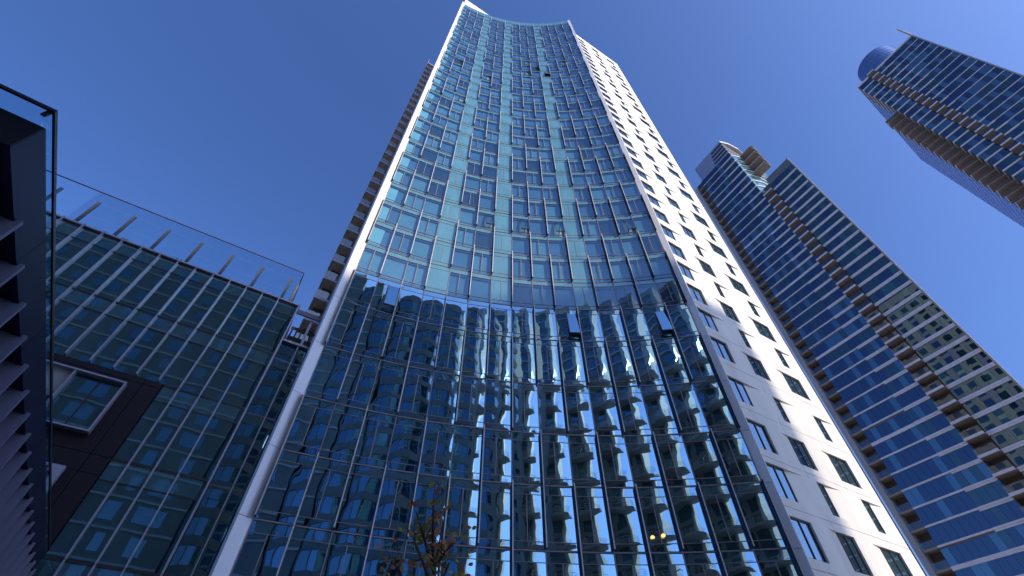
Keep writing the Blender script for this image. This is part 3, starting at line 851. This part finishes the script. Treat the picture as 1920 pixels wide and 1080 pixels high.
# the near beige block with a rounded bay at its end
fa = at(1.2, 20.0)
ba = thing('beige_apartment_block', 'beige apartment block with punched windows and rounded bays, seen mirrored in the podium glass', 'building', tuple(at(-19, 29)))
FA = frame(fa, AB)
HA = 67.5
part('wall', MB().box(5.2, 39.5, 0.0, 18, -1.6, HA).box(0.3, 5.19, 1.2, 5, -1.6, HA - 3).mesh('wall', 'beige'), ba, FA)
aw = Pool('window', ba)
for f in range(21):
    z = 1.2 + f * 3.15
    part('band', cached('aband', 'band', 'pale', lambda mb: mb.box(5.18, 39.52, -0.16, -0.002, -0.25, 0.0)), ba, FA @ Matrix.Translation((0, 0, z)))
    for c in range(8):
        x = 7.0 + c * 4.1
        wide = random.choice((2.4, 2.4, 1.5, 2.9) if c % 3 != 1 else (1.5, 1.1))
        wm = random.choice(('awin', 'awin', 'awin2'))
        x += random.choice((0, 0, 0.4))
        aw.add(cached(('aw', wide), 'window', wm, lambda mb: mb.box(0, wide, -0.04, 0.2, 0.7, 2.5)), FA @ Matrix.Translation((x, 0, z)))
    bay = [(0.0, 1.2), (0.35, 0.0), (1.5, -0.85), (2.6, -1.1), (3.7, -0.85), (4.85, 0.0), (5.15, 1.2)]
    part('bay_band', cached('bayb', 'bay_band', 'beige', lambda mb: mb.prism(bay, -0.35, 0.75)), ba, FA @ Matrix.Translation((0, 0, z)))
    if z < HA - 6:
        c0 = (2.6, 0.3)
        bi = [(c0[0] + (p[0] - c0[0]) * 0.95, c0[1] + (p[1] - c0[1]) * 0.93) for p in bay]
        part('bay_glass', cached('bayg', 'bay_glass', 'awin', lambda mb: mb.prism(bi, 0.755, 2.795)), ba, FA @ Matrix.Translation((0, 0, z)))
        for p in bay[1:-1]:
            part('bay_mullion', cached(('baym', p), 'bay_mullion', 'conc', lambda mb: mb.box(p[0] - 0.06, p[0] + 0.06, p[1] - 0.02, p[1] + 0.12, 0.756, 2.794)), ba, FA @ Matrix.Translation((0, 0, z)))
aw.build()
part('parapet', MB().box(5.1, 39.6, -0.2, 0.4, HA + 0.01, HA + 0.9).mesh('parapet', 'pale'), ba, FA)

# the tall balcony tower at the corner beyond it
fb = Vector((23.8, -46.75))
bb = thing('balcony_tower', 'grey balcony tower with rounded slabs, seen mirrored in the curved glass front', 'building', tuple(fb + N1 * 12 - D1 * 15))
FB = frame(fb, AB)
HB = 97.0
mb = MB(); mb.prism([(0.6, 0.0), (38, 0.0), (38, 24), (11.5, 24)], -1.6, HB)
part('wall', mb.mesh('wall', 'grey'), bb, FB)
part('corner_pier', MB().box(0.0, 0.59, -0.25, 1.7, -1.6, 70.5).box(-0.35, 0.585, -0.5, 3.6, 70.51, HB + 1).mesh('corner_pier', 'pale'), bb, FB)
bw = Pool('window', bb)
def rbalc(x0, x1, d):
    n = 7; xm = (x0 + x1) / 2; hw = (x1 - x0) / 2
    return [(x0, 0.1)] + [(xm - hw * math.cos(math.pi * q / n), -d * (0.45 + 0.55 * math.sin(math.pi * q / n))) for q in range(n + 1)] + [(x1, 0.1)]
for f in range(31):
    z = 2.0 + f * 3.05
    big = f % 2 == 0 and z < 70
    W = FB @ Matrix.Translation((0, 0, z))
    for c, (x0, x1, d) in enumerate(((-1.5, 3.6, 2.6), (5.2, 9.9, 2.4), (12.1, 16.7, 2.4)) if big else ()):
        pol = rbalc(x0, x1, d)
        b = part('balcony', cached(('bb', c), 'balcony', 'conc', lambda mb: mb.prism(pol, -0.55, 0.0)), bb, W)
        def rl(mb):
            for q in range(1, len(pol) - 2):
                p = Vector((pol[q][0], pol[q][1], 0)); r = Vector((pol[q + 1][0], pol[q + 1][1], 0))
                for zz in (0.25, 0.5, 0.75, 1.05):
                    mb.tube(p + Vector((0, 0, zz)), r + Vector((0, 0, zz)), 0.022, 0.022, 4)
                for g in (0, 0.5):
                    m_ = p.lerp(r, g)
                    mb.tube(m_, m_ + Vector((0, 0, 1.05)), 0.02, 0.02, 4)
        part('railing', cached(('bbr', c), 'railing', 'pale', rl), b, W)
    for x in (0.95, 3.6, 5.9, 8.1, 10.3, 12.9, 15.0, 17.4, 20.4, 23.4):
        bw.add(cached('bw', 'window', 'awin', lambda mb: mb.box(0, 1.7, -0.05, 0.15, 0.15, 2.45)), W @ Matrix.Translation((x, 0, 0)))
bw.build()
for q in range(9):
    part('wall_band', MB().box(-0.42, 38.0, -0.62, -0.51, 72.0 + q * 3.05, 72.35 + q * 3.05).mesh('wall_band', 'pale' if q % 3 else 'grey'), bb, FB)

part('roof_cap', MB().box(-0.2, 38.2, -0.3, 1.0, HB + 1.01, HB + 1.6).mesh('roof_cap', 'pale'), bb, FB)

# added mirror panel at the corner pier, made up and angled to throw the sun glint
glint_pos = fb + Vector((0.0, 0.0))
d_in = Vector((0.171, -0.777, 0.605)); nn = (sd - d_in).normalized()
Ws = Matrix.Translation((fb.x, fb.y, EYE + 73.0)) @ nn.to_track_quat('Z', 'Y').to_matrix().to_4x4() @ Matrix.Translation((0, 0, 0.35))
glint_o = part('open_sash', MB().box(-1.75, 1.75, -1.75, 1.75, -0.03, -0.004).mesh('open_sash', 'frame'), bb, Ws)  # unseen reflector, added and tilted to make the glint
part('pane', MB().quad((-1.7, -1.7, 0), (1.7, -1.7, 0), (1.7, 1.7, 0), (-1.7, 1.7, 0)).mesh('pane', 'glintglass'), glint_o, Ws)

# the block to the right that shades the street
fc = at(50.0, 43.4)
bc = thing('office_block', 'long pale office block across the street behind the viewer, shading the lower floors', 'building', tuple(at(27, 53)))
FC = frame(fc, AB)
HC = 61.5
part('wall', MB().box(0, 44, 0.1, 20, -1.6, HC).mesh('wall', 'pale'), bc, FC)
for f in range(18):
    z = 1.6 + f * 3.3
    part('window_band', cached('cw', 'window_band', 'awin', lambda mb: mb.box(0.5, 43.5, 0.0, 0.099, 0.8, 2.6)), bc, FC @ Matrix.Translation((0, 0, z)))
part('parapet', MB().box(-0.1, 44.1, 0.0, 0.5, HC + 0.01, HC + 0.9).mesh('parapet', 'pale'), bc, FC)

# ================================================================== small tree in autumn leaf before the glass
TX, TY = -0.95, 5.95
tree = thing('young_tree', 'small sparse tree in brown and olive autumn leaf before the dark glass', 'tree', (TX, TY))
random.seed(21)
tk = MB()
tips = []
base = Vector((TX, TY, GZ))
top = Vector((TX + 0.05, TY, 1.85))
tk.tube(base, base + Vector((0.02, 0, 1.6)), 0.075, 0.055, 8)
tk.tube(base + Vector((0.02, 0, 1.6)), top, 0.055, 0.02, 8)
for q in range(46):
    h = random.uniform(1.6, 3.5)
    p = base + Vector((0.02, 0, h))
    a = random.uniform(0, 6.28); ln = random.uniform(0.45, 0.9) * (1.1 - (h - 1.6) * 0.2)
    e = p + Vector((math.cos(a) * ln * 0.9, math.sin(a) * ln * 0.9, ln * 0.75))
    tk.tube(p, e, 0.022, 0.009, 5)
    for g in range(4):
        s = p.lerp(e, random.uniform(0.4, 1.0))
        d = Vector((random.uniform(-1, 1), random.uniform(-1, 1), random.uniform(0.0, 1.2))).normalized() * random.uniform(0.2, 0.5)
        tk.tube(s, s + d, 0.008, 0.003, 4)
        for _ in range(6):
            tips.append(s + d * random.uniform(0.2, 1.05))
for _ in range(40):
    tips.append(top + Vector((random.uniform(-0.25, 0.25), random.uniform(-0.25, 0.25), random.uniform(-0.3, 0.5))))
tk.tube(top, top + Vector((0.05, 0, 0.6)), 0.018, 0.004, 5)
part('trunk', tk.mesh('trunk', 'bark'), tree)
leafs = [MB(), MB(), MB()]
for p in tips:
    if random.random() < 0.15: continue
    c = p + Vector((random.uniform(-0.07, 0.07), random.uniform(-0.07, 0.07), random.uniform(-0.09, 0.04)))
    u = Vector((random.uniform(-1, 1), random.uniform(-1, 1), random.uniform(-0.8, 0.5))).normalized()
    v = u.orthogonal().normalized()
    v = (Matrix.Rotation(random.uniform(0, 6.28), 3, u) @ v)
    nrm = u.cross(v)
    L = random.uniform(0.026, 0.05); wd = L * random.uniform(0.65, 0.9)
    mb = leafs[random.choice((0, 0, 1, 2, 2))]
    fold = nrm * L * random.uniform(0.05, 0.3)
    mb.quad(c - u * L, c - u * L * 0.3 + v * wd + fold, c + u * L * 0.4 + v * wd * 0.8 + fold, c + u * L)
    mb.quad(c - u * L, c + u * L, c + u * L * 0.4 - v * wd * 0.8 + fold, c - u * L * 0.3 - v * wd + fold)
for q, nm in enumerate(('ochre', 'rust', 'olive')):
    part('crown', leafs[q].mesh('crown', 'leaf%d' % q), tree, label=nm + ' autumn leaves')

# ================================================================== lit lamps inside the lower floors
def lamp(az, d, z, label):
    p = Vector((d * math.sin(R(az)), d * math.cos(R(az)), z))
    t = thing('pendant_lamp', label, 'lamp', (p.x, p.y), 'lit lamps behind the glass', z=EYE + z)
    mb = MB()
    n = 10
    rings = [(0.10, 0.0), (0.09, 0.05), (0.05, 0.09)]
    for (r0, h0), (r1, h1) in zip(rings, rings[1:]):
        for a in range(n):
            t0, t1 = 2 * math.pi * a / n, 2 * math.pi * (a + 1) / n
            mb.quad((r0 * math.cos(t0), r0 * math.sin(t0), h0), (r0 * math.cos(t1), r0 * math.sin(t1), h0), (r1 * math.cos(t1), r1 * math.sin(t1), h1), (r1 * math.cos(t0), r1 * math.sin(t0), h1))
    mb.quad(*[(0.10 * math.cos(2 * math.pi * a / n), 0.10 * math.sin(2 * math.pi * a / n), 0) for a in reversed(range(n))])
    W = Matrix.Translation((p.x, p.y, EYE + z))
    part('lamp_shade', mb.mesh('lamp_shade', 'lamp'), t, W)
    part('cord', MB().box(-0.008, 0.008, -0.008, 0.008, 0.09, 0.45).mesh('cord', 'frame'), t, W)
lamp(16.1, 23.55, 8.25, 'left of two small warm lamps glowing low behind the curved glass')
lamp(17.3, 23.62, 8.30, 'right of two small warm lamps glowing low behind the curved glass')
